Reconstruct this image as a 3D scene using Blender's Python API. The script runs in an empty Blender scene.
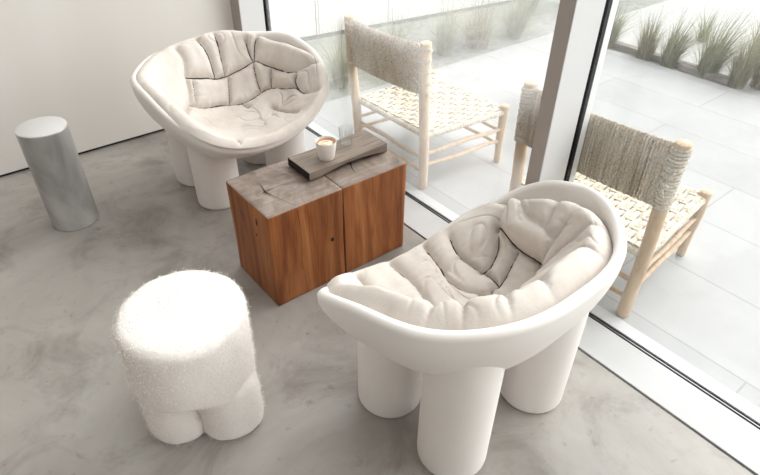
import bpy, bmesh, math, random
import numpy as np
from mathutils import Vector, Matrix, noise
random.seed(7); np.random.seed(7)
PI = math.pi
COL = bpy.context.scene.collection

# ------------------------------------------------------------------ helpers
def link(name, me, mats=None, parent=None, smooth=True):
    o = bpy.data.objects.new(name, me); COL.objects.link(o)
    if mats is not None:
        for m in (mats if isinstance(mats, (list, tuple)) else [mats]): me.materials.append(m)
    if smooth:
        me.polygons.foreach_set('use_smooth', [True]*len(me.polygons))
    if parent: o.parent = parent
    return o
def mesh(name, V, F, mats=None, parent=None, smooth=True):
    me = bpy.data.meshes.new(name); me.from_pydata([tuple(map(float, v)) for v in V], [], F); me.update()
    return link(name, me, mats, parent, smooth)
def thing(name, label, cat, loc=(0,0,0), rz=0, group=None):
    o = bpy.data.objects.new(name, None); COL.objects.link(o); o.empty_display_size = .1
    o.location = loc; o.rotation_euler = (0,0,rz); o['label'] = label; o['category'] = cat
    if group: o['group'] = group
    return o
def tag(o, label, cat, group=None, kind=None):
    o['label'] = label; o['category'] = cat
    if group: o['group'] = group
    if kind: o['kind'] = kind
    return o
def struct(o, label=None):
    o['kind'] = 'structure'
    if label: o['label'] = label
    return o
class MB:
    def __init__(s): s.V = []; s.F = []; s.M = []
    def add(s, V, F, m=0):
        n = len(s.V); s.V += [tuple(map(float, v)) for v in V]; s.F += [tuple(i+n for i in f) for f in F]; s.M += [m]*len(F)
    def box(s, lo, hi, m=0):
        x0,y0,z0 = lo; x1,y1,z1 = hi
        s.add([(x0,y0,z0),(x1,y0,z0),(x1,y1,z0),(x0,y1,z0),(x0,y0,z1),(x1,y0,z1),(x1,y1,z1),(x0,y1,z1)],
              [(0,3,2,1),(4,5,6,7),(0,1,5,4),(1,2,6,5),(2,3,7,6),(3,0,4,7)], m)
    def tube(s, pts, rad, n=10, cap=True, closed=False, m=0):
        pts = [Vector(p) for p in pts]; k = len(pts)
        if not hasattr(rad, '__len__'): rad = [rad]*k
        t0 = (pts[1]-pts[0]).normalized()
        ref = Vector((0,0,1)) if abs(t0.z) < .9 else Vector((1,0,0))
        a = t0.cross(ref).normalized(); V = []; F = []
        for i in range(k):
            if closed: t = (pts[(i+1) % k]-pts[i-1]).normalized()
            else: t = (pts[min(i+1,k-1)]-pts[max(i-1,0)]).normalized()
            a = (a - t*a.dot(t)).normalized(); b = t.cross(a)
            for j in range(n):
                w = 2*PI*j/n; V.append(pts[i]+(a*math.cos(w)+b*math.sin(w))*rad[i])
        for i in range(k if closed else k-1):
            for j in range(n):
                p = i*n+j; q = i*n+(j+1) % n; i2 = ((i+1) % k)*n
                F.append((p, q, i2+(j+1) % n, i2+j))
        if cap and not closed:
            F.append(tuple(range(n-1,-1,-1))); F.append(tuple((k-1)*n+j for j in range(n)))
        s.add(V, F, m)
    def lathe(s, prof, n=48, c=(0,0,0), m=0, caps=True):
        V = []; F = []; k = len(prof)
        for r, z in prof:
            for j in range(n):
                w = 2*PI*j/n; V.append((c[0]+r*math.cos(w), c[1]+r*math.sin(w), c[2]+z))
        for i in range(k-1):
            for j in range(n): F.append((i*n+j, i*n+(j+1) % n, (i+1)*n+(j+1) % n, (i+1)*n+j))
        if caps:
            F.append(tuple(range(n-1,-1,-1))); F.append(tuple((k-1)*n+j for j in range(n)))
        s.add(V, F, m)
    def build(s, name, mats=None, parent=None, smooth=True, bevel=0, seg=2, angle=None):
        me = bpy.data.meshes.new(name); me.from_pydata(s.V, [], s.F); me.update()
        if bevel:
            bm = bmesh.new(); bm.from_mesh(me)
            bmesh.ops.bevel(bm, geom=[e for e in bm.edges], offset=bevel, segments=seg, profile=.6, affect='EDGES')
            bm.to_mesh(me); bm.free()
        o = link(name, me, mats, parent, smooth)
        if not bevel and len(set(s.M)) > 1: me.polygons.foreach_set('material_index', s.M)
        if smooth: me.set_sharp_from_angle(angle=math.radians(angle or 40))
        return o
def dup(root, loc, rz):
    r = root.copy(); COL.objects.link(r); r.location = loc; r.rotation_euler = (0,0,rz)
    for ch in list(root.children):
        c = ch.copy(); COL.objects.link(c); c.parent = r
        for g in ch.children:
            d = g.copy(); COL.objects.link(d); d.parent = c
    return r

# ------------------------------------------------------------------ materials
def mat(name, col, rough=.6, metal=0, spec=.4):
    m = bpy.data.materials.new(name); m.use_nodes = True
    b = m.node_tree.nodes['Principled BSDF']
    b.inputs['Base Color'].default_value = (*col, 1); b.inputs['Roughness'].default_value = rough
    b.inputs['Metallic'].default_value = metal; b.inputs['Specular IOR Level'].default_value = spec
    return m
def N(m, t, **kw):
    n = m.node_tree.nodes.new(t)
    for k, v in kw.items():
        if k in n.inputs.keys(): n.inputs[k].default_value = v
        else: setattr(n, k, v)
    return n
def L(m, a, b): m.node_tree.links.new(a, b)
def coords(m, scale=(1,1,1), rot=(0,0,0), kind='Object'):
    tc = N(m, 'ShaderNodeTexCoord'); mp = N(m, 'ShaderNodeMapping')
    mp.inputs['Scale'].default_value = scale; mp.inputs['Rotation'].default_value = rot
    L(m, tc.outputs[kind], mp.inputs['Vector']); return mp.outputs[0]
def ramp(m, fac, stops, interp='LINEAR'):
    r = N(m, 'ShaderNodeValToRGB'); e = r.color_ramp.elements; r.color_ramp.interpolation = interp
    while len(e) > 1: e.remove(e[-1])
    e[0].position = stops[0][0]; e[0].color = (*stops[0][1], 1)
    for p, c in stops[1:]:
        x = e.new(p); x.color = (*c, 1)
    L(m, fac, r.inputs[0]); return r.outputs[0]
def nz(m, vec, scale, detail=4, rough=.5, dist=0):
    n = N(m, 'ShaderNodeTexNoise'); n.inputs['Scale'].default_value = scale; n.inputs['Detail'].default_value = detail
    n.inputs['Roughness'].default_value = rough; n.inputs['Distortion'].default_value = dist
    if vec is not None: L(m, vec, n.inputs['Vector'])
    return n.outputs[0]
def mix(m, fac, a, b, mode='MIX'):
    x = N(m, 'ShaderNodeMix'); x.data_type = 'RGBA'; x.blend_type = mode
    if isinstance(fac, (int, float)): x.inputs[0].default_value = fac
    else: L(m, fac, x.inputs[0])
    for s, v in ((6, a), (7, b)):
        if isinstance(v, tuple): x.inputs[s].default_value = (*v, 1)
        else: L(m, v, x.inputs[s])
    return x.outputs[2]
def bsdf(m): return m.node_tree.nodes['Principled BSDF']
def setc(m, c): L(m, c, bsdf(m).inputs['Base Color'])
def bump(m, h, strength=.3, dist=.01):
    b = N(m, 'ShaderNodeBump'); b.inputs['Strength'].default_value = strength; b.inputs['Distance'].default_value = dist
    L(m, h, b.inputs['Height']); L(m, b.outputs[0], bsdf(m).inputs['Normal'])

# concrete floor
m = M_floor = mat('polished_concrete', (.4,.39,.37), .42, 0, .6)
v = coords(m)
a = nz(m, v, .9, 6, .62, .5); b = nz(m, v, 3.2, 8, .7, .8); c = nz(m, v, 22, 4, .6)
base = ramp(m, a, [(.30,(.215,.192,.172)),(.5,(.355,.33,.305)),(.68,(.49,.467,.44))])
blot = ramp(m, b, [(.30,(.66,.64,.62)),(.50,(1,1,1)),(.75,(1.06,1.06,1.05))])
col = mix(m, 1, base, blot, 'MULTIPLY')
sp = ramp(m, c, [(.30,(.68,.66,.64)),(.38,(1,1,1))]); col = mix(m, .6, col, sp, 'MULTIPLY')
vo = N(m, 'ShaderNodeTexVoronoi'); vo.inputs['Scale'].default_value = 14; vo.inputs['Randomness'].default_value = 1; L(m, v, vo.inputs['Vector'])
pit = ramp(m, vo.outputs['Distance'], [(.04,(.35,.33,.31)),(.09,(1,1,1))])
pm = ramp(m, nz(m, v, 2.2, 3), [(.52,(0,0,0)),(.6,(1,1,1))])
col = mix(m, pm, col, mix(m, .7, col, pit, 'MULTIPLY')); setc(m, col)
rr = ramp(m, b, [(.3,(.5,.5,.5)),(.7,(.27,.27,.27))]); L(m, rr, bsdf(m).inputs['Roughness'])
bump(m, b, .08, .004)

m = M_wall = mat('white_plaster', (.80,.775,.745), .75)
v = coords(m, (1,1,.25)); setc(m, ramp(m, nz(m, v, 2.5, 3), [(.3,(.77,.73,.69)),(.7,(.84,.805,.77))]))
M_ceiling = mat('white_ceiling', (.85,.84,.82), .8)
M_dark = mat('black_shadow_gap', (.012,.011,.010), .6)
M_gasket = mat('black_rubber', (.006,.006,.007), .8, 0, .1)
M_rail = mat('track_metal', (.30,.30,.31), .35, .8)
m = M_sill = mat('white_sill', (.80,.80,.80), .5); v = coords(m); setc(m, ramp(m, nz(m, v, 5, 3), [(.3,(.52,.525,.53)),(.7,(.58,.58,.585))]))
M_mull = mat('warm_grey_frame', (.40,.355,.325), .45)  # brown tone includes the shade on the room side
M_jamb = mat('pale_grey_jamb', (.72,.72,.72), .5)
m = M_paver = mat('pale_pavers', (.6,.6,.6), .8)
v = coords(m, (1,1,1), (0,0,PI/2)); v.node.inputs['Location'].default_value = (.2,-.155,0)
br = N(m, 'ShaderNodeTexBrick'); L(m, v, br.inputs['Vector'])
for k, q in (('Scale',1),('Mortar Size',.004),('Mortar Smooth',.3),('Brick Width',1.25),('Row Height',.415),('Bias',0)): br.inputs[k].default_value = q
br.inputs['Color1'].default_value = (.39,.392,.395,1); br.inputs['Color2'].default_value = (.425,.427,.43,1); br.inputs['Mortar'].default_value = (.32,.32,.32,1)
bl = ramp(m, nz(m, coords(m), 3, 6, .65), [(.3,(.90,.90,.90)),(.7,(1.04,1.04,1.04))]); setc(m, mix(m, 1, br.outputs[0], bl, 'MULTIPLY'))
m = M_bed = mat('white_gravel', (.6,.6,.58), .9); v = coords(m)
setc(m, ramp(m, nz(m, v, 30, 4, .7), [(.3,(.36,.36,.345)),(.6,(.50,.50,.49))])); bump(m, nz(m, v, 60, 3), .5, .01)
m = M_bed2 = mat('grey_green_gravel', (.5,.5,.46), .9); v = coords(m)
setc(m, ramp(m, nz(m, v, 14, 5, .7), [(.3,(.22,.23,.205)),(.6,(.34,.35,.325))])); bump(m, nz(m, v, 60, 3), .5, .01)
M_fence = mat('white_fence', (.84,.84,.84), .6)
m = M_sleeper = mat('weathered_sleeper', (.2,.17,.14), .9); v = coords(m, (6,.8,6)); setc(m, ramp(m, nz(m, v, 5, 4), [(.3,(.22,.20,.18)),(.7,(.42,.39,.355))]))
# glass: clear pane, its milky mix stands in for reflected haze
m = M_glass = bpy.data.materials.new('window_glass'); m.use_nodes = True; nt = m.node_tree; nt.nodes.clear()
out = nt.nodes.new('ShaderNodeOutputMaterial'); tr = nt.nodes.new('ShaderNodeBsdfTransparent'); tr.inputs[0].default_value = (.97,.98,.975,1)
gl = nt.nodes.new('ShaderNodeBsdfGlossy'); gl.inputs['Roughness'].default_value = .02
df = nt.nodes.new('ShaderNodeBsdfTranslucent'); df.inputs[0].default_value = (.9,.9,.9,1)
def schlick(nt, f0, f1):
    lw = nt.nodes.new('ShaderNodeLayerWeight'); lw.inputs[0].default_value = .5
    p = nt.nodes.new('ShaderNodeMath'); p.operation = 'POWER'; p.inputs[1].default_value = 4.5; nt.links.new(lw.outputs['Facing'], p.inputs[0])
    q = nt.nodes.new('ShaderNodeMath'); q.operation = 'MULTIPLY_ADD'; q.inputs[1].default_value = f1; q.inputs[2].default_value = f0; nt.links.new(p.outputs[0], q.inputs[0]); return q
fr = schlick(nt, .025, .6)
m1 = nt.nodes.new('ShaderNodeMixShader'); m2 = nt.nodes.new('ShaderNodeMixShader'); m1.inputs[0].default_value = .09
L(m, tr.outputs[0], m1.inputs[1]); L(m, df.outputs[0], m1.inputs[2]); L(m, fr.outputs[0], m2.inputs[0]); L(m, m1.outputs[0], m2.inputs[1]); L(m, gl.outputs[0], m2.inputs[2]); L(m, m2.outputs[0], out.inputs[0])
m = M_tumbler = bpy.data.materials.new('tumbler_glass'); m.use_nodes = True; nt = m.node_tree; nt.nodes.clear()
out = nt.nodes.new('ShaderNodeOutputMaterial'); tr = nt.nodes.new('ShaderNodeBsdfTransparent'); tr.inputs[0].default_value = (.98,.985,.985,1)
gl = nt.nodes.new('ShaderNodeBsdfGlossy'); gl.inputs['Roughness'].default_value = .03; fr = schlick(nt, .07, .9)
m2 = nt.nodes.new('ShaderNodeMixShader'); L(m, fr.outputs[0], m2.inputs[0]); L(m, tr.outputs[0], m2.inputs[1]); L(m, gl.outputs[0], m2.inputs[2]); L(m, m2.outputs[0], out.inputs[0])
M_glass_clear = M_glass.copy(); M_glass_clear.name = 'low_haze_window_glass'
for n_ in M_glass_clear.node_tree.nodes:
    if n_.type == 'MIX_SHADER' and not n_.inputs[0].is_linked: n_.inputs[0].default_value = .02  # same glass with less of the painted reflection haze
# chair shell
m = M_shell = mat('cream_shell', (.80,.765,.725), .5, 0, .35); v = coords(m)
setc(m, ramp(m, nz(m, v, 6, 3), [(.3,(.84,.80,.765)),(.7,(.865,.83,.80))])); bump(m, nz(m, v, 90, 2), .06, .002)
# linen cushion
m = M_linen = mat('oatmeal_linen', (.62,.55,.48), .9, 0, .15); v = coords(m)
setc(m, ramp(m, nz(m, v, 7, 5, .6), [(.3,(.575,.515,.465)),(.5,(.655,.60,.55)),(.7,(.71,.66,.615))]))
n1 = nz(m, coords(m, (1,1,1)), 22, 4, .6, .8); bump(m, n1, .30, .006)
b0 = bsdf(m); bb = [n for n in m.node_tree.nodes if n.type == 'BUMP'][0]
b2 = N(m, 'ShaderNodeBump'); b2.inputs['Strength'].default_value = .25; b2.inputs['Distance'].default_value = .002
L(m, nz(m, v, 350, 2), b2.inputs['Height']); L(m, bb.outputs[0], b2.inputs['Normal']); L(m, b2.outputs[0], b0.inputs['Normal'])
M_seam = mat('seam_shade_cord', (.045,.033,.025), .9)  # dark brown cord colour stands in for shade inside the seams
# teak block
def wood_block_mat():
    m = mat('block_wood', (.35,.15,.06), .5, 0, .35)
    v = coords(m, (7,7,.7)); g = nz(m, v, 2.2, 6, .55, 1.0)
    side = ramp(m, g, [(.22,(.12,.036,.011)),(.40,(.23,.072,.021)),(.56,(.36,.130,.040)),(.76,(.50,.215,.08))])
    v3 = coords(m, (60,60,1.5)); fg = nz(m, v3, 4, 4, .6); side = mix(m, .55, side, ramp(m, fg, [(.35,(.66,.60,.56)),(.6,(1.08,1.06,1.04))]), 'MULTIPLY')
    big = nz(m, coords(m, (3,3,1.4)), 1.6, 3); side = mix(m, .6, side, ramp(m, big, [(.3,(.62,.58,.55)),(.6,(1.15,1.12,1.08))]), 'MULTIPLY')
    v2 = coords(m, (1,1,1)); t = nz(m, v2, 7, 7, .65, 1.5)
    top = ramp(m, t, [(.28,(.13,.092,.07)),(.5,(.245,.19,.158)),(.72,(.37,.305,.265))])
    wv = N(m, 'ShaderNodeTexNoise'); wv.inputs['Scale'].default_value = 5; wv.inputs['Detail'].default_value = 6; L(m, coords(m, (1.2,14,1)), wv.inputs['Vector'])
    top = mix(m, .45, top, ramp(m, wv.outputs[0], [(.35,(.70,.68,.66)),(.6,(1.08,1.07,1.06))]), 'MULTIPLY')
    geo = N(m, 'ShaderNodeNewGeometry'); sx = N(m, 'ShaderNodeSeparateXYZ'); L(m, geo.outputs['Normal'], sx.inputs[0])
    f = N(m, 'ShaderNodeMapRange'); f.inputs[1].default_value = .35; f.inputs[2].default_value = .6; L(m, sx.outputs[2], f.inputs[0])
    setc(m, mix(m, f.outputs[0], side, top)); bump(m, fg, .15, .003); return m
M_block = wood_block_mat()
M_crack = mat('dark_wood_crack', (.02,.013,.01), .9)
m = M_tray = mat('dark_board', (.16,.14,.125), .6, 0, .3); v = coords(m, (1.5,14,14))
setc(m, ramp(m, nz(m, v, 4, 6, .6), [(.3,(.16,.12,.095)),(.55,(.25,.20,.163)),(.75,(.35,.295,.25))])); bump(m, nz(m, v, 5, 4), .2, .002)
# chair wood
def pale_wood(name, c0, c1, c2):
    m = mat(name, c1, .6, 0, .3); v = coords(m, (5,5,1.1)); g = nz(m, v, 5, 6, .6, 1.0)
    c = ramp(m, g, [(.3,c0),(.5,c1),(.72,c2)])
    vo = N(m, 'ShaderNodeTexVoronoi'); vo.inputs['Scale'].default_value = 5; L(m, coords(m, (2,2,1.2)), vo.inputs['Vector'])
    k = ramp(m, vo.outputs['Distance'], [(.05,(.35,.22,.13)),(.11,(1,1,1))]); setc(m, mix(m, .7, c, k, 'MULTIPLY')); return m
M_wood1 = pale_wood('peeled_wood', (.50,.36,.23),(.62,.47,.33),(.70,.57,.43))
M_wood2 = pale_wood('peeled_wood_tan', (.44,.30,.18),(.56,.41,.28),(.66,.52,.38))
def rope_mat(name, c0, c1, c2, sc=(16,16,1.0)):
    m = mat(name, c1, .9, 0, .1); g = nz(m, coords(m, sc), 3, 4, .6)
    c = ramp(m, g, [(.3,c0),(.5,c1),(.7,c2)]); fz = nz(m, coords(m), 150, 3, .7)
    setc(m, mix(m, 1, c, ramp(m, fz, [(.34,(.5,.45,.40)),(.50,(1,1,1)),(.68,(1.2,1.2,1.2))]), 'MULTIPLY')); bump(m, fz, .6, .003); return m
M_back1 = rope_mat('tan_cord', (.55,.46,.35),(.70,.63,.54),(.80,.77,.71), (2.5,5,2))  # cords lightened to carry the whitish haze of reflections
M_back2 = rope_mat('grey_beige_cord', (.34,.255,.17),(.53,.45,.35),(.70,.65,.56), (2,40,1))
M_wrap = rope_mat('wrap_cord', (.46,.42,.35),(.58,.54,.47),(.68,.65,.59), (2,2,2))
M_wrap1 = rope_mat('wrap_cord_pale', (.56,.49,.40),(.66,.59,.50),(.74,.69,.61), (2,2,2))
M_palm = rope_mat('palm_weave', (.56,.50,.40),(.68,.62,.52),(.76,.71,.62), (8,8,8))
m = M_metal = mat('brushed_aluminium', (.42,.42,.42), .42, .55, .5); v = coords(m, (2,2,1)); g = nz(m, v, 2.0, 4, .5, .4)
setc(m, ramp(m, g, [(.3,(.25,.245,.24)),(.5,(.56,.555,.55)),(.7,(.82,.82,.815))])); L(m, ramp(m, g, [(.3,(.5,.5,.5)),(.7,(.34,.34,.34))]), bsdf(m).inputs['Roughness'])
M_metaltop = mat('pale_metal_top', (.75,.75,.745), .5, .3)
M_boucle = mat('white_boucle', (.90,.855,.82), .95, 0, .1)
m = M_boucle; bump(m, nz(m, coords(m), 120, 3, .7), .25, .004)
M_cup = mat('speckled_ceramic', (.80,.74,.69), .4); m = M_cup
setc(m, ramp(m, nz(m, coords(m), 180, 2), [(.30,(.68,.60,.54)),(.36,(.82,.765,.715))]))
M_coffee = mat('coffee_crema', (.50,.24,.09), .35); M_foam = mat('milk_foam', (.86,.74,.60), .5)
def grass_mat(name, c0, c1):
    m = mat(name, c0, .8, 0, .1); g = nz(m, coords(m), 9, 2); setc(m, ramp(m, g, [(.35,c0),(.65,c1)])); return m
M_grass = [grass_mat('grass_green', (.20,.22,.13),(.38,.40,.27)), grass_mat('grass_tan', (.34,.29,.21),(.42,.41,.29)), grass_mat('grass_pale', (.33,.35,.25),(.48,.50,.38))]

# ------------------------------------------------------------------ setting
def slab(name, lo, hi, m, kind=True, bevel=0):
    b = MB(); b.box(lo, hi); o = b.build(name, m, smooth=bool(bevel), bevel=bevel)
    if kind: struct(o)
    return o
ZC = 3.1; XL = -5.5; YF = -4.6; YB = 3.247
slab('floor', (XL, YF, -.12), (1.478, YB+.3, 0), M_floor)
slab('wall_back', (XL, YB, .016), (1.5, YB+.3, ZC), M_wall)
slab('base_shadow_back', (XL, YB+.012, .0), (1.5, YB+.2, .0155), M_dark)  # dark strip painting the shadow line in the wall's base recess
slab('wall_left', (XL-.2, YF, 0), (XL-.001, YB+.3, ZC), M_wall)
SK = (-.45, -1.3, 1.2, 1.9)  # skylight opening added out of view to brighten the room
b = MB(); b.box((XL-.2, YF-.2, ZC+.001), (1.78, SK[1], ZC+.2)); b.box((XL-.2, SK[3], ZC+.001), (1.78, YB+.3, ZC+.2)); b.box((XL-.2, SK[1], ZC+.001), (SK[0], SK[3], ZC+.2)); b.box((SK[2], SK[1], ZC+.001), (1.78, SK[3], ZC+.2))
struct(b.build('ceiling', M_ceiling, smooth=False))
struct(slab('window_added_top', (SK[0]-.05, SK[1]-.05, ZC+.201), (SK[2]+.05, SK[3]+.05, ZC+.21), M_glass_clear))
# wall behind the viewer with an added, unseen window opening to bring in daylight
b = MB(); b.box((XL, YF-.2, 0), (1.5, YF-.001, .35)); b.box((XL, YF-.2, 2.0), (1.5, YF-.001, ZC)); b.box((XL, YF-.2, .35), (-2.0, YF-.001, 2.85)); b.box((1.2, YF-.2, .35), (1.5, YF-.001, 2.85))
struct(b.build('wall_front', M_wall, smooth=False))
struct(slab('window_added_rear', (-2.0, YF-.11, .35), (1.2, YF-.10, 2.0), M_glass_clear))
# threshold
slab('trim_1', (1.478, YF, -.12), (1.486, YB, -.006), M_dark)
slab('trim_2', (1.486, YF, -.12), (1.648, YB, .004), M_sill)
b = MB(); b.box((1.648, YF, -.12), (1.677, YB, -.004)); struct(b.build('trim_3', M_gasket, smooth=False))
b = MB(); b.box((1.6575, YF, -.004), (1.6615, YB, .0035)); struct(b.build('trim_4', M_rail, smooth=False))
slab('trim_5', (1.677, YF, -.12), (1.735, YB, .002), M_sill)
# frame posts
def post(name, y0, y1, z1=ZC):
    b = MB(); b.box((1.5, y0, .0045), (1.653, y1, z1)); o = struct(b.build(name, M_mull, smooth=False))
    j = MB(); j.box((1.502, y0-.003, .0045), (1.653, y0-.0003, z1)); jo = j.build('lit_jamb_face', M_jamb, o, smooth=False); jo['label'] = 'jamb face painted pale grey as if daylit'  # pale skin paints this side of the post as daylit
    g = MB(); g.box((1.6535, y0-.004, .0045), (1.689, y1, z1)); g.build('gasket', M_gasket, o, smooth=False)['label'] = 'black rubber gasket'
    p = MB(); p.box((1.6895, y0-.003, .0045), (1.725, y1, z1)); p.build('outer_frame', M_jamb, o, smooth=False)
    return o
post('trim_6', .98, 1.032); post('trim_7', 3.137, 3.246)
def pane(name, y0, y1, x=1.668, M_glass=M_glass):
    b = MB(); b.box((x, y0, .004), (x+.008, y1, ZC)); return struct(b.build(name, M_glass, smooth=False))
pane('window_1', YF, .9755, M_glass=M_glass_clear); pane('window_2', 1.0325, 3.132)
# outdoors
slab('floor_patio', (1.735, -6, -.12), (4.38, 3.0, -.002), M_paver)['label'] = 'pale grey paved terrace outside'
slab('ground_gravel', (4.382, -6, -.12), (16, 3.0, -.03), M_bed)['label'] = 'white gravel bed beyond the terrace'
slab('ground_bed', (1.735, 3.002, -.12), (16, 4.4, -.03), M_bed2)['label'] = 'grey green gravel bed beside the fence'
# fence
def F2(x): return 4.17-.124*(x-2.72)
fence = thing('fence', 'tall white panel fence behind the left gravel bed', 'fence', (0,0,0))
xs = [1.75, 2.688, 3.385, 3.98, 4.6, 5.2, 5.8, 6.4, 7.0]
for i in range(len(xs)-1):
    g0 = .016 if i == 1 else .004; g1 = .016 if i == 0 else .004; x0, x1 = xs[i]+g0, xs[i+1]-g1
    b = MB(); z0, z1 = .0, 1.9
    V = [(x0,F2(x0),z0),(x1,F2(x1),z0),(x1,F2(x1)+.03,z0),(x0,F2(x0)+.03,z0)]; V += [(p[0],p[1],z1) for p in V]
    b.add(V, [(0,3,2,1),(4,5,6,7),(0,1,5,4),(1,2,6,5),(2,3,7,6),(3,0,4,7)]); b.build('panel', M_fence, fence, smooth=False)
for x_ in xs[1:-1]:
    b = MB(); w_ = .008 if x_ == xs[1] else .0; 
    if w_: b.box((x_-w_,F2(x_)-.002,0),(x_+w_,F2(x_)+.02,1.9)); b.build('cover_strip', M_fence, fence, smooth=False)
    b = MB(); b.box((x_-.03,F2(x_)+.036,-.03),(x_+.03,F2(x_)+.08,1.9)); b.build('post', M_rail, fence, smooth=False)
b = MB(); b.add([(1.75,F2(1.75)-.012,-.03),(7,F2(7)-.012,-.03),(7,F2(7)+.03,-.03),(1.75,F2(1.75)+.03,-.03),(1.75,F2(1.75)-.012,-.004),(7,F2(7)-.012,-.004),(7,F2(7)+.03,-.004),(1.75,F2(1.75)+.03,-.004)], [(0,3,2,1),(4,5,6,7),(0,1,5,4),(1,2,6,5),(2,3,7,6),(3,0,4,7)]); b.build('base_rail', M_rail, fence, smooth=False)['label'] = 'grey base rail'
b = MB(); b.tube([(1.75,F2(1.75)+.036,1.5),(7,F2(7)+.036,1.5)], .02, 4); b.tube([(1.75,F2(1.75)+.036,.3),(7,F2(7)+.036,.3)], .02, 4); b.build('rail', M_rail, fence)
b = MB(); b.box((-.04,-.45,0),(.04,.45,.05)); o = b.build('timber_sleeper', M_sleeper, bevel=.008); o.location = (4.53,2.25,-.03)
tag(o, 'low weathered timber edging lying behind the two left tufts of the right bed', 'timber', 'timber edging in the gravel bed')
o2 = o.copy(); COL.objects.link(o2); o2.location = (4.50,1.72,-.03); o2.scale = (1,.42,1); o2['label'] = 'short weathered timber edging between the middle tufts of the right bed'

# grass tufts
def grass(x, y, h, spread, n, mi, label, cat='grass', z=-.03, group=None, seed=0, lean=(0,0), base=.055):
    rnd = random.Random(seed); b = MB()
    for i in range(int(n*1.35)):
        a = rnd.uniform(0, 2*PI); r0 = base*math.sqrt(rnd.random()); L_ = .95*h*rnd.uniform(.35, 1.3); out = 1.35*spread*rnd.uniform(.1, 1)**1.6; w = rnd.uniform(.0018, .0038)
        a2 = a + rnd.uniform(-.6, .6); droop = rnd.uniform(.0,.9); pts = []
        for k in range(6):
            t = k/5; q = out*t**1.8
            pts.append(Vector((r0*math.cos(a)+q*math.cos(a2)+lean[0]*t*t, r0*math.sin(a)+q*math.sin(a2)+lean[1]*t*t, L_*(t-droop*t**3*.5))))
        s = Vector((-math.sin(a2), math.cos(a2), 0)); V = []; F = []
        for k, p in enumerate(pts):
            ww = w*(1-.85*(k/5)); V += [p-s*ww, p+s*ww]
        for k in range(5): F.append((2*k, 2*k+1, 2*k+3, 2*k+2))
        b.add(V, F, 1 if rnd.random() < .25 else 0)
    o = b.build('grass_tuft', [M_grass[mi], M_grass[(1 if mi != 1 else 0)]], smooth=False); o.location = (x, y, z)
    tag(o, label, 'ornamental grass', group); return o
GR = 'grasses in the right gravel bed'; GL = 'grasses in the left gravel bed'
grass(4.50,2.55,.36,.20,260,2,'pale grass tuft right beside the black window gasket', group=GR, seed=1)
grass(4.47,2.20,.34,.12,300,1,'brownish upright grass tuft, second from the window post', group=GR, seed=2)
grass(4.47,2.00,.36,.15,340,0,'green grass tuft just left of the bare timber edging', group=GR, seed=3, lean=(.05,-.03))
grass(4.52,1.72,.42,.20,420,0,'dense green grass tuft in the middle of the right bed, right of the timber', group=GR, seed=4, lean=(.08,-.05), base=.07)
grass(4.51,1.49,.34,.18,330,1,'tan and green low grass tuft near the paving in the right bed', group=GR, seed=5)
grass(4.66,1.36,.46,.22,420,0,'large dark green grass tuft at the right edge of the photo', group=GR, seed=6, base=.09)
grass(5.05,1.62,.40,.22,200,2,'pale thin grass tuft behind the dark green one at the right', group=GR, seed=7)
grass(5.3,2.15,.30,.30,90,2,'sparse wispy grass tuft further back in the white gravel', group=GR, seed=8)
grass(2.25,3.22,0.42,0.35,300,2,'grass tuft behind the left back post of the far wooden chair', group=GL, seed=11)
grass(3.27,3.24,0.41,0.32,260,2,'pale grass tuft just right of the far wooden chair backrest', group=GL, seed=12)
grass(3.63,3.22,0.39,0.38,330,1,'wide straw coloured grass tuft in the middle of the left bed', group=GL, seed=13, base=.09)
grass(4.05,3.18,0.34,0.29,260,2,'grass tuft rooted close to the paving, third from the window post in the left bed', group=GL, seed=14)
grass(4.22,3.28,0.39,0.26,200,2,'slim pale grass tuft nearest the window post in the left bed', group=GL, seed=15)
grass(4.7,3.55,0.42,0.32,220,2,'grass tuft beside the fence behind the slim pale tuft', group=GL, seed=16)
grass(5.2,3.45,0.42,0.35,240,2,'grass tuft at the far end of the left bed, half hidden behind the window post', group=GL, seed=17)
grass(2.95,3.45,0.36,0.35,170,2,'faint grass tuft near the fence above the far wooden chair', group=GL, seed=18)

# ------------------------------------------------------------------ sculptural chair
RQ = [0.005,-0.024,-0.026,0.048,0.002,0.005,0.003,-0.005,0.014,0.009,0.005,-0.004]
def rim(phi):
    phi = np.asarray(phi, float); th = phi+np.pi/2
    a,b_,n,zf,zb,pw,za = .441,.329,2.616,.332,.628,.603,.108
    ct,st = np.cos(th),np.sin(th)
    x = a*np.sign(ct)*np.abs(ct)**(2/n); y = b_*np.sign(st)*np.abs(st)**(2/n)
    t = np.clip((y/b_+1)/2,0,1); z = zf+(zb-zf)*t**pw+za*(1-(2*t-1)**2)
    C = np.cos(np.multiply.outer(phi,np.arange(6))); s = 1+C@np.array(RQ[:6])
    return x*s, y*s, z+C@np.array(RQ[6:])
ZI, PI_, ZB = .305, 2.8, .25
def inner(phi, rho):
    x,y,z = rim(phi); return np.stack([x*rho,y*rho,ZI+(z-ZI)*rho**PI_],-1)
def nrm(phi, rho):
    e = 1e-3; rho = np.clip(rho,.02,None)
    a = inner(phi+e,rho)-inner(phi-e,rho); b = inner(phi,rho+e)-inner(phi,rho-e)
    n = np.cross(a,b); n /= np.linalg.norm(n,axis=-1,keepdims=True); return n*np.sign(n[...,2:3]+1e-9)
def outer_z(phi, r):   # r: fraction of rim radius
    x,y,z = rim(phi); zr = z-.02; s = np.clip(r,0,1)
    return ZB+(zr-ZB)*(1-(1-s**2.2)**.66)
NP = 144
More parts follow.
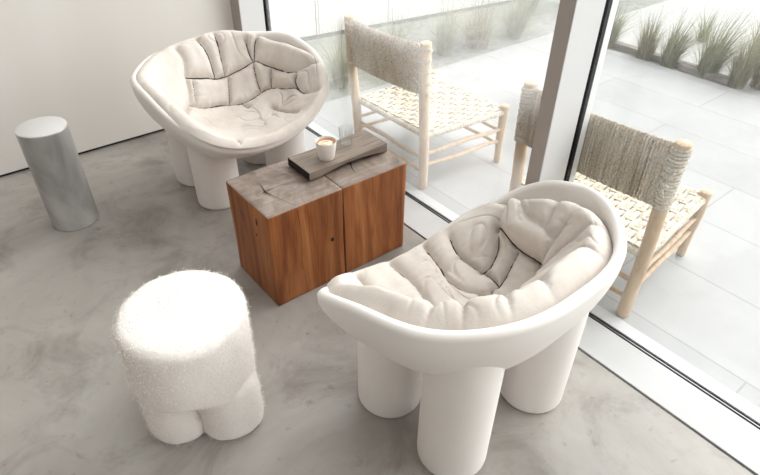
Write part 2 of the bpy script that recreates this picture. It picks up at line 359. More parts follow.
def make_shell():
    ph = np.linspace(-np.pi, np.pi, NP, endpoint=False); x,y,z = rim(ph); rows = []
    R = np.hypot(x,y); ux,uy = x/R,y/R
    for s in list(np.linspace(.04,.9,16))+[.94,.97,.985,.995]:
        rows.append(np.stack([x*s,y*s,outer_z(ph,s)],-1))
    rr = .017
    for a in np.linspace(-.1,1.1,9)*np.pi:
        rad = R-rr+rr*np.cos(a); zz = z-rr*.4+rr*np.sin(a)*1.0
        rows.append(np.stack([ux*rad,uy*rad,zz],-1))
    for s in (.93,.90,.85,.8,.7,.6,.45,.3,.1):
        rows.append(inner(ph,s)-np.array([0,0,.012]))
    V = np.concatenate(rows); F = []; k = len(rows)
    for i in range(k-1):
        for j in range(NP): F.append((i*NP+j, i*NP+(j+1)%NP, (i+1)*NP+(j+1)%NP, (i+1)*NP+j))
    F.append(tuple(range(NP-1,-1,-1))); F.append(tuple((k-1)*NP+j for j in range(NP)))
    return V, F
def leg_mesh(cx, cy, R=.107):
    n = 40; b = MB(); rows = []
    prof = [(.0,R-.012),(.003,R-.005),(.010,R-.001),(.02,R),(.18,R),]
    for z,r in prof: rows.append([(cx+r*math.cos(2*PI*j/n), cy+r*math.sin(2*PI*j/n), z) for j in range(n)])
    top = []
    for j in range(n):
        x = cx+R*math.cos(2*PI*j/n); y = cy+R*math.sin(2*PI*j/n); phi = math.atan2(y,x)-PI/2
        # rim radius in this direction
        pp = np.linspace(-np.pi,np.pi,721); rx,ry,rz = rim(pp); d = np.abs(np.angle(np.exp(1j*(np.arctan2(ry,rx)-math.atan2(y,x))))); k = d.argmin()
        s = min(math.hypot(x,y)/math.hypot(rx[k],ry[k]),.93); top.append((x,y,float(outer_z(pp[k],s))+.012))
    rows.append(top); V = [p for r in rows for p in r]; F = []
    for i in range(len(rows)-1):
        for j in range(n): F.append((i*n+j, i*n+(j+1)%n, (i+1)*n+(j+1)%n, (i+1)*n+j))
    F.append(tuple(range(n-1,-1,-1))); F.append(tuple((len(rows)-1)*n+j for j in range(n)))
    b.add(V,F); return b
def disk_curve(seam):   # (phi,rho) points -> dense points through disk (u,v)
    uv = np.array([(r*math.cos(p), r*math.sin(p)) for p,r in seam]); out = []
    for i in range(len(uv)-1):
        p0 = uv[max(i-1,0)]; p1 = uv[i]; p2 = uv[i+1]; p3 = uv[min(i+2,len(uv)-1)]
        for t in np.linspace(0,1,14,endpoint=(i==len(uv)-2)):
            out.append(.5*((2*p1)+(-p0+p2)*t+(2*p0-5*p1+4*p2-p3)*t*t+(-p0+3*p1-3*p2+p3)*t**3))
    return np.array(out)
def sstep(a,b,x):
    t = np.clip((x-a)/(b-a),0,1); return t*t*(3-2*t)
def make_cushion(root, seams, rho_fn, T0, roll, extra, seed, width=.055, dark=(), er_w=.075, up_w=.5, crease=.010):
    nph, nr = 420, 150
    ph = np.linspace(-np.pi,np.pi,nph,endpoint=False); s = np.linspace(0.004,1,nr)
    s = 1-(1-s)**1.35
    PH, S_ = np.meshgrid(ph,s,indexing='ij'); RM = np.array([rho_fn(p) for p in ph])[:,None]
    RH = S_*RM; P = inner(PH,np.minimum(RH,1.0)); ex = np.clip(RH-1,0,None)[...,None]; P[...,:2] *= 1+ex; Nn = nrm(PH,np.minimum(RH,.985))
    dist = np.full(PH.shape,9.); arc = np.zeros(PH.shape); c3 = []; off = 0
    for q in seams:
        uv = disk_curve(q); r = np.hypot(uv[:,0],uv[:,1]); p = np.arctan2(uv[:,1],uv[:,0]); c3.append((p,r,inner(p,r)))
    for p,r,pts in c3:
        al = np.concatenate([[0],np.cumsum(np.linalg.norm(np.diff(pts,axis=0),axis=1))])+off; off += 1.37
        for a in range(0,nph,30):
            D = np.sqrt(((P[a:a+30][:,:,None,:]-pts[None,None])**2).sum(-1)); k = D.argmin(-1); d = D.min(-1)
            better = d < dist[a:a+30]; dist[a:a+30] = np.where(better,d,dist[a:a+30]); arc[a:a+30] = np.where(better,al[k],arc[a:a+30])
    q = np.clip(dist/width,0,1); pillow = np.clip(1-(1-q)**2.4,0,1)**.6
    edge = np.clip((1-S_)/er_w,0,1); er = np.sqrt(np.clip(1-(1-edge)**2,0,1))
    rl = roll(PH,RH); kk = .62*sstep(.02,.07,rl); pl = pillow*(1-kk)+kk; T = T0*(.35+.65*pl)*(1-.4*kk) + rl*(.80+.20*pl)
    for (cp,cr,sg,am) in extra:
        u0,v0 = cr*math.cos(cp),cr*math.sin(cp); T = T+am*np.exp(-((RH*np.cos(PH)-u0)**2+(RH*np.sin(PH)-v0)**2)/sg**2)*pillow
    # gathers running out from the seams
    ga = np.sin(arc*150+np.sin(arc*47)*2.0)*np.sin(arc*61+1)
    T = T - crease*np.exp(-(dist/.009)**2)
    T = T + .0042*ga*np.exp(-dist/.022)*np.clip(dist/.006,0,1)
    W = np.zeros(PH.shape); o_ = Vector((seed*3.1,seed,0))
    for i in range(nph):
        for j in range(nr):
            v_ = Vector(P[i,j]); a = noise.noise(v_*6+o_)
            w_ = noise.noise(v_*8.5+o_*2+Vector((a,a,-a))*1.2); r_ = max(1-abs(w_)*7,0)
            W[i,j] = .009*a + .0035*noise.noise(v_*15+o_) - .0065*r_*r_*max(noise.noise(v_*4-o_)+.2,0)*2
    T = (T+W)*er + .003
    up = np.zeros_like(Nn); up[...,2] = 1; wv = up_w*sstep(.62,.9,RH)
    D_ = Nn*(1-wv[...,None])+up*wv[...,None]; D_ /= np.linalg.norm(D_,axis=-1,keepdims=True)
    Q = P+D_*T[...,None]
    V = Q.reshape(-1,3); F = []
    for i in range(nph):
        i2 = (i+1)%nph
        for j in range(nr-1): F.append((i*nr+j, i*nr+j+1, i2*nr+j+1, i2*nr+j))
    F.append(tuple(i*nr for i in range(nph)))
    cu = mesh('cushion', V, F, M_linen, root)
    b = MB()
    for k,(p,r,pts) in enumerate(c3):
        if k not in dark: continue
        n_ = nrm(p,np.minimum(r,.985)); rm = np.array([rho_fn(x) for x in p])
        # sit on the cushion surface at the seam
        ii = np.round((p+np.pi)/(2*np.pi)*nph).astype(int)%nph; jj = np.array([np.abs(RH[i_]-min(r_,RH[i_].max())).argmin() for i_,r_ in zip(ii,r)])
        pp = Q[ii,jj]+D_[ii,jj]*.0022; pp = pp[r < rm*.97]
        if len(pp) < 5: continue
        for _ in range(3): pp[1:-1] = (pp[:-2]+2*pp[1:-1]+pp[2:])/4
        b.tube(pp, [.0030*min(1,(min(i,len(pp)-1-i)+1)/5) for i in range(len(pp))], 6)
    b.build('seam', M_seam, cu)['label'] = 'dark seam cords painting the crease shade'
    return cu
SHV, SHF = make_shell()
def sculpt_chair(name, label, loc, rz, legs):
    t = thing(name, label, 'armchair', loc, rz, 'rounded cream lounge chairs')
    sh = mesh('shell', SHV, SHF, M_shell, t); bmf = bmesh.new(); bmf.from_mesh(sh.data); bmesh.ops.recalc_face_normals(bmf, faces=bmf.faces); bmf.to_mesh(sh.data); bmf.free()
    for c in legs: leg_mesh(*c).build('leg', M_shell, t)
    return t
SA = [[(0.175, 0.811), (0.0, 0.769), (-0.105, 0.745), (-0.279, 0.736), (-0.576, 0.761), (-0.96, 0.811), (-1.326, 0.778), (-1.536, 0.769), (-1.815, 0.835), (-2.0, .98)], [(0.471, 0.646), (0.087, 0.522), (-0.227, 0.465), (-0.925, 0.481), (-1.257, 0.572), (-1.484, 0.629), (-1.85, 0.712), (-2.199, 0.778), (-2.4, .95)], [(-0.07, 0.967), (-0.122, 0.901), (-0.14, 0.819), (-0.122, 0.745)], [(-0.279, 0.967), (-0.297, 0.909), (-0.297, 0.745)], [(-0.768, 0.918), (-0.838, 0.852), (-0.925, 0.811)], [(-0.995, 0.984), (-0.942, 0.901), (-0.942, 0.811)], [(0.087, 0.794), (0.332, 0.605)], [(-0.349, 0.72), (-0.262, 0.473)], [(-0.925, 0.794), (-1.239, 0.58)], [(-1.361, 0.769), (-1.466, 0.629)], [(-1.763, 0.811), (-1.833, 0.745), (-1.99, 0.736)], [(-1.833, 0.424), (-2.3, 0.52), (-2.6, .75)], [(-0.663, 0.44), (-1.012, 0.36)], [(2.62, 0.75), (2.688, 1.0)]]
def rhoA(p):
    p = (p+PI)%(2*PI)-PI
    front = 1/(1+math.exp(-(abs(p)-2.2)/.15)); right = math.exp(-((p+1.45)/.42)**2)
    return .985+.052*front-.055*right+.02*math.exp(-((p+.3)/.6)**2)
def rollA(PH,RH):
    back = 1-sstep(1.9,2.5,np.abs(PH)); return .026*sstep(.55,.85,RH)*back - .008*sstep(2.2,2.8,np.abs(PH))*sstep(.7,.9,RH)
A = sculpt_chair('lounge_chair', 'cream rounded armchair with tufted linen cushion standing by the white wall', (1.078,2.435,0), .231, [(-.194,-.025),(-.129,.235),(.235,.145),(.200,-.10)])
SA += [[(0.157,.811),(.087,.885),(.105,.951)],[(0.157,.811),(.262,.728),(.489,.638)]]
SA.append([(.471,.646),(1.0,.62),(1.6,.60),(2.0,.66)])
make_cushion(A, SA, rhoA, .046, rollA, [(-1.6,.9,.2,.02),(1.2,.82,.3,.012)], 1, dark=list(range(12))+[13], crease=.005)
RING = .62
SB = [[(2.02,.93),(1.92, 0.852), (1.728, 0.786), (1.553, 0.769), (1.326, 0.76)],
 [(2.112, 0.736), (1.745, 0.646), (1.553, 0.638), (1.379, 0.62), (.9,.55),(.4,.50),(-.1,.47),(-.6,.47),(-1.1,.48),(-1.6,.52),(-2.1,.64),(-2.35,.80)],
 [(1.745, 0.629), (1.728, 0.522), (1.728, 0.349), (1.78, 0.226), (-.9,.25),(-.7,.62)],
 [(1.62, 0.96), (1.571, 0.88), (1.5, 0.78)], [(1.36, 0.97), (1.36, 0.885), (1.30, 0.76),(1.2,.64)],
 [(.35,.96),(.5,.82),(.6,.64)], [(-.1,.97),(0,.82),(.05,.64)], [(-.42,.97),(-.32,.82),(-.35,.64)], [(-.82,.97),(-.78,.82),(-.7,.64)], [(-1.15,.97),(-1.1,.82),(-1.0,.64)],
 [(2.793, 0.885), (2.74, 0.728), (2.566, 0.555), (2.077, 0.407), (1.72, 0.36)],
 [(3.037, 0.95), (3.002, 0.695), (2.985, 0.514), (2.81, 0.316), (1.92, 0.209)],
 [(2.094, 0.728), (2.077, 0.621), (2.129, 0.489), (2.3, 0.43)],
 [(-3.02, 0.959), (-3.0, 0.712), (-2.793, 0.42), (-2.0,.30),(-1.4,.40),(-1.2,.62)], [(-2.65,.93),(-2.5,.74),(-2.2,.66)], [(.9,.96),(1.0,.82),(.95,.64)],
 [(2.13, 0.74), (1.95, 0.69), (1.745, 0.65), (1.553, 0.64), (1.40, 0.645)]]
def rhoB(p):
    p = (p+PI)%(2*PI)-PI
    front = 1/(1+math.exp(-(abs(p)-2.3)/.1)); arm = math.exp(-((p-1.85)/.45)**2)
    return .945+.085*front-.075*arm
def rollB(PH,RH):
    back = 1-sstep(2.25,2.6,np.abs(PH)); lo = 1-.8*sstep(1.5,2.25,-PH)
    mid = np.exp(-((PH+.45)/1.0)**4)
    S_ = sstep(.6,1.3,PH); back = back*(1-sstep(2.0,2.16,PH)); arm = np.exp(-((PH-1.75)/.42)**4)
    return (.068+.030*mid+.024*arm)*sstep(.44+.17*S_,.66+.07*S_,RH)*back*lo
B = sculpt_chair('lounge_chair', 'cream rounded armchair with puffy linen cushion nearest the camera by the glass', (1.027,.805,0), 3.156, [(.216,-.129),(.207,.154),(-.166,.159),(-.170,-.12)])
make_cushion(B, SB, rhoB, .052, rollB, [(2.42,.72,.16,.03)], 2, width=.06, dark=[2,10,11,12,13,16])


# ------------------------------------------------------------------ wooden block table
def rough_box(name, lo, hi, m, parent, amp=.0035, step=.02, seed=0, bevel=.007):
    lo = Vector(lo); hi = Vector(hi); d = hi-lo; bm = bmesh.new(); bmesh.ops.create_cube(bm, size=1)
    for v in bm.verts: v.co = Vector([(v.co[i]+.5)*d[i]+lo[i] for i in range(3)])
    bmesh.ops.bevel(bm, geom=list(bm.edges), offset=bevel, segments=2, profile=.5, affect='EDGES')
    for ax in range(3):
        k = int(d[ax]/step)
        for i in range(1,k):
            co = Vector((0,0,0)); co[ax] = lo[ax]+d[ax]*i/k; no = Vector((0,0,0)); no[ax] = 1
            bmesh.ops.bisect_plane(bm, geom=list(bm.verts)+list(bm.edges)+list(bm.faces), plane_co=co, plane_no=no)
    for v in bm.verts:
        n = noise.noise_vector(v.co*6+Vector((seed,0,0)))*amp + noise.noise_vector(v.co*25+Vector((seed,0,0)))*amp*.3
        if v.co.z < lo.z+.004: n.z = max(n.z, 0)*.3
        v.co += n
    me = bpy.data.meshes.new(name); bm.to_mesh(me); bm.free(); o = link(name, me, m, parent); me.set_sharp_from_angle(angle=math.radians(50)); return o
T = thing('block_table', 'low solid wooden block table with cracked grey top between the two armchairs', 'coffee table', (1.05,1.68,0))
ZT = .427
rough_box('block_half', (-.322,-.160,0.0005),(.0012,.160,ZT), M_block, T, seed=1, amp=.0025, bevel=.004)
rough_box('block_half', (.0022,-.160,0.0005),(.322,.160,ZT), M_block, T, seed=5, amp=.0025, bevel=.004)
def crack(pts, w, z=ZT+.0022, axis='z'):
    V = []; F = []; k = len(pts)
    for i,p in enumerate(pts):
        p = Vector(p); t = (Vector(pts[min(i+1,k-1)])-Vector(pts[max(i-1,0)])).normalized(); ww = w[i]/2
        s = Vector((-t.y,t.x)) ; a = p+s*ww; c = p-s*ww
        for q in (a,c):
            V.append((q.x,q.y,z) if axis == 'z' else (q.x,z,q.y))
    for i in range(k-1): F.append((2*i,2*i+1,2*i+3,2*i+2))
    return V,F
b = MB()
for pts,w in (([(-.236,.062),(-.232,.04),(-.238,.015),(-.243,-.0055),(-.232,-.05),(-.215,-.11),(-.2022,-.154)],[.001,.004,.005,.009,.003,.0015,.0015]),
              ([(-.263,-.012),(-.243,-.0055),(-.18,.0),(-.10,-.02),(-.002,-.03)],[.001,.007,.0015,.001,.0008]),
              ([(.120,-.015),(.1354,-.0285),(.118,-.06),(.105,-.105)],[.003,.009,.005,.001])):
    b.add(*crack(pts,[q*.7 for q in w],ZT+.0028))
b.build('top_crack', M_crack, T, smooth=False)['label'] = 'dark star shaped drying cracks'
b = MB()
for pts,w in (([(-.202,ZT-.01),(-.196,.30),(-.200,.16),(-.188,.02)],[.0022,.0014,.001,.001]),([(-.002,ZT-.006),(.002,.2),(.002,.01)],[.003,.0035,.004])):
    b.add(*crack(pts,w,-.1645,'y'))
for (x,z,r) in ((-.058,.215,.009),):
    b.add([(x+r*math.cos(k)*.8,-.1648,z+r*math.sin(k)*1.1) for k in np.linspace(0,2*PI,14)[:-1]],[tuple(range(13))])
b.build('front_crack', M_crack, T, smooth=False)['label'] = 'dark split line and knot hole'
for (y,z,r,s) in ((-.075,.365,.016,.35),(-.06,.30,.008,.5)):
    b = MB(); b.add([(-.3262,y+r*math.cos(k)*s,z+r*math.sin(k)) for k in np.linspace(0,2*PI,14)[:-1]],[tuple(range(13))]); b.build('knot', M_crack, T, smooth=False)['label'] = 'dark knot hole on the left side'

# board on the block (arched underside)
bm_ = MB(); nx = 24; L0 = .38; W0 = .155; th = .030; V = []; F = []
for i in range(nx+1):
    t = i/nx; x = -L0/2+L0*t; top = th+.004*(2*t-1)**2+.006*t; bot = .0185*math.sin(PI*min(max((t-.12)/.86,0),1))**.8 if .12 < t < .98 else 0
    V += [(x,-W0/2,bot),(x,W0/2,bot),(x,W0/2,top),(x,-W0/2,top)]
for i in range(nx):
    for j in range(4): F.append((i*4+j, i*4+(j+1)%4, (i+1)*4+(j+1)%4, (i+1)*4+j))
F.append((3,2,1,0)); F.append(tuple(nx*4+j for j in range(4)))
bm_.add(V,F); board = bm_.build('serving_board', M_tray, smooth=False); bmf = bmesh.new(); bmf.from_mesh(board.data); bmesh.ops.recalc_face_normals(bmf, faces=bmf.faces); bmf.to_mesh(board.data); bmf.free()
BD = (1.170,1.712); ZS = ZT+.0035
for sx_ in (-1,1):
    b = MB(); x = sx_*L0/2; tz = th+.004+(.006 if sx_ > 0 else 0)
    b.box((min(x,x+sx_*.0012),-W0/2+.0005,.0005),(max(x,x+sx_*.0012),W0/2-.0005,tz-.0008)); b.build('end_face', M_crack, board, smooth=False)['label'] = 'black end face'  # thin dark plates on both ends of the board
board.location = (*BD,ZS); board.rotation_euler = (0,0,.0)
tag(board, 'dark wooden serving board with arched underside lying on the block table', 'board')
zb_ = ZS+.0315
# latte cup
cup = thing('coffee_cup', 'white ceramic cup of latte standing on the wooden board', 'cup', (1.102,1.696,zb_))
b = MB(); b.lathe([(.0285,.0),(.0305,.003),(.034,.02),(.0385,.050),(.041,.075),(.0405,.0765),(.039,.0755),(.0372,.066),(.0365,.062)], 40); b.build('cup_body', M_cup, cup)
b = MB(); b.lathe([(.0001,.0668),(.02,.0668),(.0371,.0668)], 36, caps=False); b.build('coffee', M_coffee, cup)['label'] = 'brown coffee crema'
b = MB()
def blob(f, z, n=40):
    P_ = [f(2*PI*k/n) for k in range(n)]; b.add([(0,0,z)]+[(x,y,z) for x,y in P_],[(0,1+k,1+(k+1)%n) for k in range(n)])
blob(lambda a: (.0275*math.cos(a)*(1+.08*math.cos(3*a))-.004, .0265*math.sin(a)-.003), .0675)
b.build('milk_foam', M_foam, cup, smooth=False)['label'] = 'pale milk foam art'
b = MB()
for r in (.012,.019): b.tube([(r*math.cos(a)-.004,r*math.sin(a)-.003,.0678) for a in np.linspace(.3,4.6,20)], .0009, 5)
b.build('foam_swirl', M_coffee, cup)['label'] = 'thin brown swirl'
# tumbler
tm = MB(); tm.lathe([(.0,.0),(.023,.0),(.0245,.002),(.029,.078),(.0285,.0795),(.0275,.079),(.0232,.008),(.0,.007)], 40, caps=False)
g = tm.build('drinking_glass', M_tumbler); g.location = (1.225,1.735,zb_+.0015); tag(g, 'small empty clear drinking glass behind the latte cup on the board', 'glass')

# ------------------------------------------------------------------ boucle stool
def fuzz(b, pts, nrms, count, ln, rnd):
    for _ in range(count):
        k = rnd.randrange(len(pts)); p = pts[k]+Vector([rnd.gauss(0,.004) for _ in range(3)]); n = (nrms[k]+Vector([rnd.gauss(0,.5) for _ in range(3)])).normalized()
        t = n.orthogonal().normalized(); t.rotate(Matrix.Rotation(rnd.uniform(0,6.28),3,n)); w = .0007; l = ln*rnd.uniform(.5,1.2)
        p = p - nrms[k]*.002; q = p+n*l*.6+t*l*.25; e = p+n*l*.9+t*l*.6
        s = n.cross(t)*w; b.add([p-s,p+s,q+s*.8,q-s*.8,e],[(0,1,2,3),(3,2,4)])
def fluffy(name, prof, c, parent, n=64, count=9000, ln=.010, warp=None, seed=0, noskip=0):
    rnd = random.Random(seed); b = MB(); b.lathe(prof, n, c)
    V = []
    for v in b.V:
        v = Vector(v)
        if warp: v = warp(v)
        q = noise.noise(v*28+Vector((seed,0,0)))*.0035+noise.noise(v*9)*.004; d = Vector((v.x-c[0],v.y-c[1],0))
        v = v+(d.normalized() if d.length > 1e-4 else Vector((0,0,0)))*q+Vector((0,0,q*.5 if v.z > .02 else 0)); V.append(tuple(v))
    b.V = V
    me = bpy.data.meshes.new('t'); me.from_pydata(b.V,[],b.F); me.update()
    tri = []; area = []
    for f in me.polygons:
        if len(f.vertices) > 4: continue
        tri.append((f.vertices[:],f.normal.copy())); area.append(f.area)
    pick = rnd.choices(range(len(tri)),weights=area,k=min(count,99999)); P_ = []; N_ = []
    for k in pick:
        vs,nn = tri[k]; w = [rnd.random() for _ in vs]; s = sum(w); p = Vector((0,0,0))
        for vi,wi in zip(vs,w): p += me.vertices[vi].co*(wi/s)
        P_.append(p); N_.append(nn)
    bpy.data.meshes.remove(me)
    for k in range(len(P_)):
        fuzz(b,[P_[k]],[N_[k]],1,ln,rnd)
    o = b.build(name, M_boucle, parent, smooth=True); return o
ST = thing('boucle_stool', 'fluffy white boucle stool with three stubby legs on the concrete floor', 'stool', (.300,1.262,0))
def discprof(R, z0, z1, rt=.03, rb=.02, bottom=True):
    p = []
    p += [(R*.3,z0),(R*.6,z0),(R-rb,z0)] + [(R-rb+rb*math.sin(a),z0+rb-rb*math.cos(a)) for a in np.linspace(.3,PI/2,5)]
    p += [(R,z) for z in np.linspace(z0+rb,z1-rt,12)[1:-1]]
    p += [(R-rt+rt*math.cos(a),z1-rt+rt*math.sin(a)) for a in np.linspace(0,PI/2,7)] + [(r,z1+.004*(1-(r/R)**2)) for r in np.linspace(R-rt,.006,14)[1:]]
    return p
def skirt(v):
    if v.z < .34:
        a = math.atan2(v.y,v.x); k = (0.34-v.z)/.16; v.z += k*.028*math.cos(3*(a+PI*.62+.15))
    return v
fluffy('seat', discprof(.181,.185,.450), (0,0,0), ST, count=42000, ln=.0045, seed=1, warp=skirt)
for k,(x,y) in enumerate(((-.080,.000),(.052,-.087),(.060,.084))):
    def pull(v, x=x, y=y):
        k_ = max(v.z-.13,0)*.16; d_ = math.hypot(x,y); v.x -= x/d_*k_; v.y -= y/d_*k_; return v
    fluffy('leg', discprof(.099,.0,.235,.05,.02), (x,y,0), ST, warp=pull, n=44, count=13000, ln=.0045, seed=2+k)

# ------------------------------------------------------------------ metal cylinder
CY = thing('metal_cylinder', 'dull grey metal cylinder side table by the white wall', 'side table', (.279,2.626,0))
b = MB(); R = .101; b.lathe([(R-.003,0),(R,.003),(R,.2),(R,.475),(R-.002,.477)], 72); b.build('body', M_metal, CY)
b = MB(); b.lathe([(R-.0015,.4775),(R-.001,.480),(R-.003,.4815)], 72); b.build('table_top', M_metaltop, CY)['label'] = 'pale grey flat top'

# ------------------------------------------------------------------ wooden woven chairs
def wpost(p0, p1, r0, r1, seed, bend=.006):
    rnd = random.Random(seed); b = MB(); k = 22; p0 = Vector(p0); p1 = Vector(p1); pts = []; rad = []; ph = rnd.uniform(0,6)
    for i in range(k):
        t = i/(k-1); p = p0.lerp(p1,t); p += Vector((math.sin(t*5+ph),math.cos(t*4+ph),0))*bend*math.sin(PI*t); pts.append(p)
        rad.append((r0+(r1-r0)*t)*(1+.05*noise.noise(Vector((seed,t*6,0)))))
    e = .006; d = (p1-p0).normalized()
    pts = [pts[0]]+[pts[0]+d*e]+pts[1:-1]+[pts[-1]-d*e*.8]+[pts[-1]]; rad = [rad[0]*.82]+[rad[0]]+rad[1:-1]+[rad[-1]*.98]+[rad[-1]*.72]
    b.tube(pts, rad, 16); return b
def rung(p0, p1, r, seed):
    b = MB(); k = 10; p0 = Vector(p0); p1 = Vector(p1)
    b.tube([p0.lerp(p1,i/(k-1))+Vector((0,0,.004*math.sin(seed+i))) for i in range(k)], [r*(.8+.25*math.sin(PI*i/(k-1)))*(1+.06*math.sin(seed*3+i)) for i in range(k)], 12); return b
def wooden_chair(label, base, RL, RR, FL, FR, zt, zs, bz, M_w, M_b, M_wr, seed, tops, thick=True):
    # each corner: (x,y) on the ground, relative to base
    t = thing('woven_chair', label, 'chair', base, 0, 'low wooden chairs with woven seats outside')
    rb, rf = .024, .022
    def at(c, z, top=None):
        if top is None: return (c[0],c[1],z)
        return (c[0]+top[0]*z/zt, c[1]+top[1]*z/zt, z)
    wpost(at(RR,0), at(RR,zt,tops[0]), rb, rb*1.08, seed).build('back_post', M_w, t)
    wpost(at(RL,0), at(RL,zt,tops[1]), rb, rb*1.05, seed+1).build('back_post', M_w, t)
    wpost(at(FR,0), at(FR,zs+.035), rf*.82, rf*1.08, seed+2, .003).build('leg', M_w, t)
    wpost(at(FL,0), at(FL,zs+.035), rf*.82, rf*1.08, seed+3, .003).build('leg', M_w, t)
    h = zs
    for (a,c,zz) in ((RR,FR,(.42,.66)),(RL,FL,(.42,.66)),(RR,RL,(.30,.56)),(FR,FL,(.34,.62))):
        for q in zz: rung(at(a,h*q), at(c,h*q+.004), .0115, seed+q*10).build('stretcher', M_w, t)
    # seat
    def Pq(u,v,z):   # u: back->front, v: right->left
        a = Vector(at(RR,z)).lerp(Vector(at(FR,z)),u); c = Vector(at(RL,z)).lerp(Vector(at(FL,z)),u); return a.lerp(c,v)
    b = MB()
    for (u0,v0,u1,v1) in ((0,0,1,0),(0,1,1,1),(0,0,0,1),(1,0,1,1)):
        k = 90; p0 = Pq(u0,v0,zs-.004); p1 = Pq(u1,v1,zs-.004)
        b.tube([p0.lerp(p1,i/(k-1)) for i in range(k)], [.0165+.0016*math.sin(i*2.1) for i in range(k)], 10)
    b.build('seat_rail', M_palm, t)['label'] = 'cord wrapped seat rails'
    b = MB(); n = 24; k = 90
    def ribbon(axis, i):
        cpos = (i+.5)/n; w = .44/n; V = []; F = []
        for j in range(k):
            s = -.0+1.0*j/(k-1); ph = s*n; cell = int(min(ph,n-1e-6)); over = ((cell+ (i if axis else -i)) % 4) < 2
            # smooth over/under
            o = math.sin((ph + (i if axis else -i))*PI/2 - PI/4) ; z = zs+.0125+(.0038 if axis else -.0038)*max(-1,min(1,o*1.6)) - .010*math.sin(PI*s)*math.sin(PI*cpos)
            for side,dz in ((-1,-.0012),(-.5,.0014),(.5,.0014),(1,-.0012)):
                cc = cpos+side*w; p = Pq(s,cc,0) if axis else Pq(cc,s,0); V.append((p.x,p.y,z+dz))
        for j in range(k-1):
            for q in range(3): F.append((j*4+q,j*4+q+1,(j+1)*4+q+1,(j+1)*4+q))
        b.add(V,F)
    for i in range(n): ribbon(True,i); ribbon(False,i)
    st = b.build('seat', M_palm, t); st['label'] = 'basket woven palm cord seat'
    md = st.modifiers.new('s','SOLIDIFY'); md.thickness = .003
    # backrest panel of upright cords
    b = MB(); z0,z1 = bz; nc = int(math.hypot(RL[0]-RR[0],RL[1]-RR[1])/.0095)
    rnd = random.Random(seed)
    for side in (-1,1):
        for i in range(nc):
            v = (i+.5)/nc
            if rnd.random() < .03: continue
            q = .01+.98*v; sag = .018*math.sin(PI*q); kz = 34; pts = []; rad = []
            jig = rnd.uniform(-.0012,.0012)
            for j in range(kz):
                s = j/(kz-1); z = z0+(z1-z0)*s; zz = z-.003*math.sin(PI*q)*(1 if s > .5 else -.3)*abs(2*s-1)
                pr = Vector(at(RR,z,tops[0])); pl = Vector(at(RL,z,tops[1])); p = pr.lerp(pl,q); d = (pl-pr).normalized(); nn = Vector((d.y,-d.x,0))
                off = .0105*side*math.sqrt(max(0,1-abs(2*s-1)**10)); nn2 = Vector((1,0,0))
                pts.append(p+nn2*off-nn2*sag+d*jig+Vector((0,0,zz-z))); rad.append(.0046*(1+.22*math.sin(j*1.9+i*2.2+side)))
            b.tube(pts, rad, 6)
    o = b.build('backrest', M_b, t); o['label'] = 'panel of tightly strung upright cords'
    b = MB()
    for s in (.12,.30,.48,.66,.86):
        z = z0+(z1-z0)*s; pts = []
        for j in range(40):
            q = j/39; pr = Vector(at(RR,z,tops[0])); pl = Vector(at(RL,z,tops[1])); p = pr.lerp(pl,q)
            pts.append(p-Vector((.018*math.sin(PI*q),0,0)))
        b.tube(pts,.0055,6)
    b.build('cross_cord', M_b, t)
    for c,tp,sgn in ((RR,tops[0],1),(RL,tops[1],-1)):
        b = MB(); rr = rb*1.06+.003
        if thick:
            pts = []; turns = 26
            for j in range(turns*14):
                a = 2*PI*j/14; z = z0+.004+(z1-z0-.004)*j/(turns*14); p = Vector(at(c,z,tp)); pts.append(p+Vector((math.cos(a)*rr,math.sin(a)*rr,.004*math.sin(a*.31))))
            b.tube(pts,.0042,6)
            zk = z0+(z1-z0)*.45; p = Vector(at(c,zk,tp)); q = p+Vector((-rr-.004,-.006,0))
            b.tube([q+Vector((0,-.012,.05)),q+Vector((-.003,.0,.02)),q,q+Vector((-.004,.006,-.02)),q+Vector((-.002,-.004,-.045))],.0045,6)
            b.tube([q+Vector((-.004,.012,.004)),q+Vector((-.007,0,.0)),q+Vector((-.004,-.012,-.004))],.006,6)
        else:
            for k in range(5):
                for dz in (0,.006):
                    z = z0+.018+(z1-z0-.04)*k/4+dz; p = Vector(at(c,z,tp)); pts = [p+Vector((math.cos(2*PI*w/20)*(rr+.001),sgn*(.016+math.sin(2*PI*w/20)*(rr+.018)),.006*math.sin(2*PI*w/20+k))) for w in range(20)]
                    b.tube(pts,.0026,6,closed=True)
        b.build('cord_wrap', M_wr, t)['label'] = 'cord wound around the post'
    return t
wooden_chair('far pale wooden chair with a tan cord backrest outside, behind the block table', (2.03,2.1,0),
    (-.268,.265),(-.262,-.270),(.275,.262),(.248,-.322), .752, .300, (.50,.735), M_wood1, M_back1, M_wrap1, 3, [(-.018,.018),(-.05,.005)], False)
wooden_chair('wooden chair with a grey beige cord backrest outside the glass, right of the window post', (2.03,.96,0),
    (-.262,.300),(-.264,-.302),(.280,.330),(.276,-.248), .752, .300, (.50,.735), M_wood2, M_back2, M_wrap, 13, [(.004,.006),(-.004,.012)])

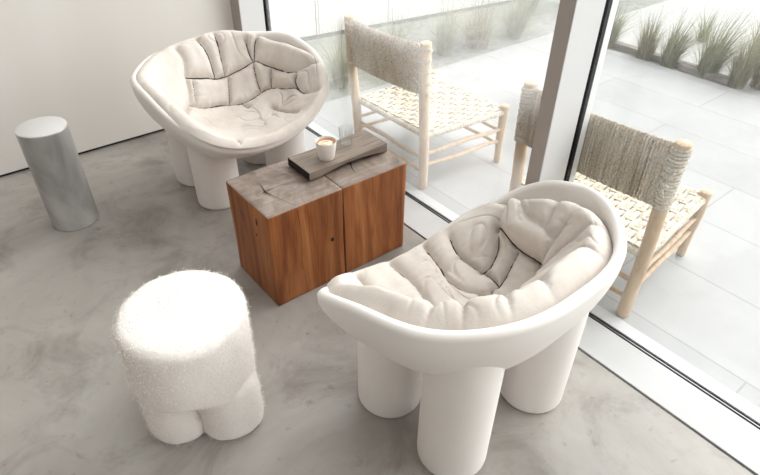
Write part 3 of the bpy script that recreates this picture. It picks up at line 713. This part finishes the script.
# ------------------------------------------------------------------ light, world, camera
w = bpy.data.worlds.new('sky'); bpy.context.scene.world = w; w.use_nodes = True; nt = w.node_tree; bg = nt.nodes['Background']
tc = nt.nodes.new('ShaderNodeTexCoord'); dt = nt.nodes.new('ShaderNodeVectorMath'); dt.operation = 'DOT_PRODUCT'
dt.inputs[1].default_value = Vector((.86,-.10,.50)).normalized(); nt.links.new(tc.outputs['Generated'], dt.inputs[0])
cr = nt.nodes.new('ShaderNodeValToRGB'); e = cr.color_ramp.elements
e[0].position = .0; e[0].color = (.13,.13,.13,1); e[1].position = 1.0; e[1].color = (1,.99,.975,1)
x_ = e.new(.55); x_.color = (.34,.34,.34,1)
nt.links.new(dt.outputs['Value'], cr.inputs[0]); nt.links.new(cr.outputs[0], bg.inputs[0]); bg.inputs[1].default_value = 2.8
def portal(name, loc, rot, sx_, sy_):
    l = bpy.data.lights.new(name,'AREA'); l.shape = 'RECTANGLE'; l.size = sx_; l.size_y = sy_; l.cycles.is_portal = True
    o = bpy.data.objects.new(name,l); COL.objects.link(o); o.location = loc; o.rotation_euler = rot; return o
portal('window_portal', (1.74,-.7,1.55), (0,PI/2,0), 3.1, 7.9)
portal('window_portal', (-.4,YF-.25,1.175), (-PI/2,0,PI), 3.3, 1.75)  # portal of the added window behind the viewer
portal('added_skylight_portal', ((SK[0]+SK[2])/2,(SK[1]+SK[3])/2,ZC+.25), (0,0,0), SK[2]-SK[0]+.1, SK[3]-SK[1]+.1)

cam = bpy.data.cameras.new('camera'); co = bpy.data.objects.new('camera', cam); COL.objects.link(co)
r_ = Vector((0.7807269518,-0.6247795039,0.0107702422)); u_ = Vector((0.3719126408,0.478456072,0.7954626168)); f_ = Vector((0.5021418268,0.6170335149,-0.605906946))
M3 = Matrix((r_,u_,-f_)).transposed(); co.matrix_world = Matrix.Translation((0,0,1.6)) @ M3.to_4x4()
cam.sensor_width = 36; cam.lens = 576.214/760*36; cam.clip_start = .05
S = bpy.context.scene; S.camera = co
S.view_settings.view_transform = 'Standard'; S.view_settings.look = 'None'; S.view_settings.gamma = 1; S.view_settings.exposure = 1.1
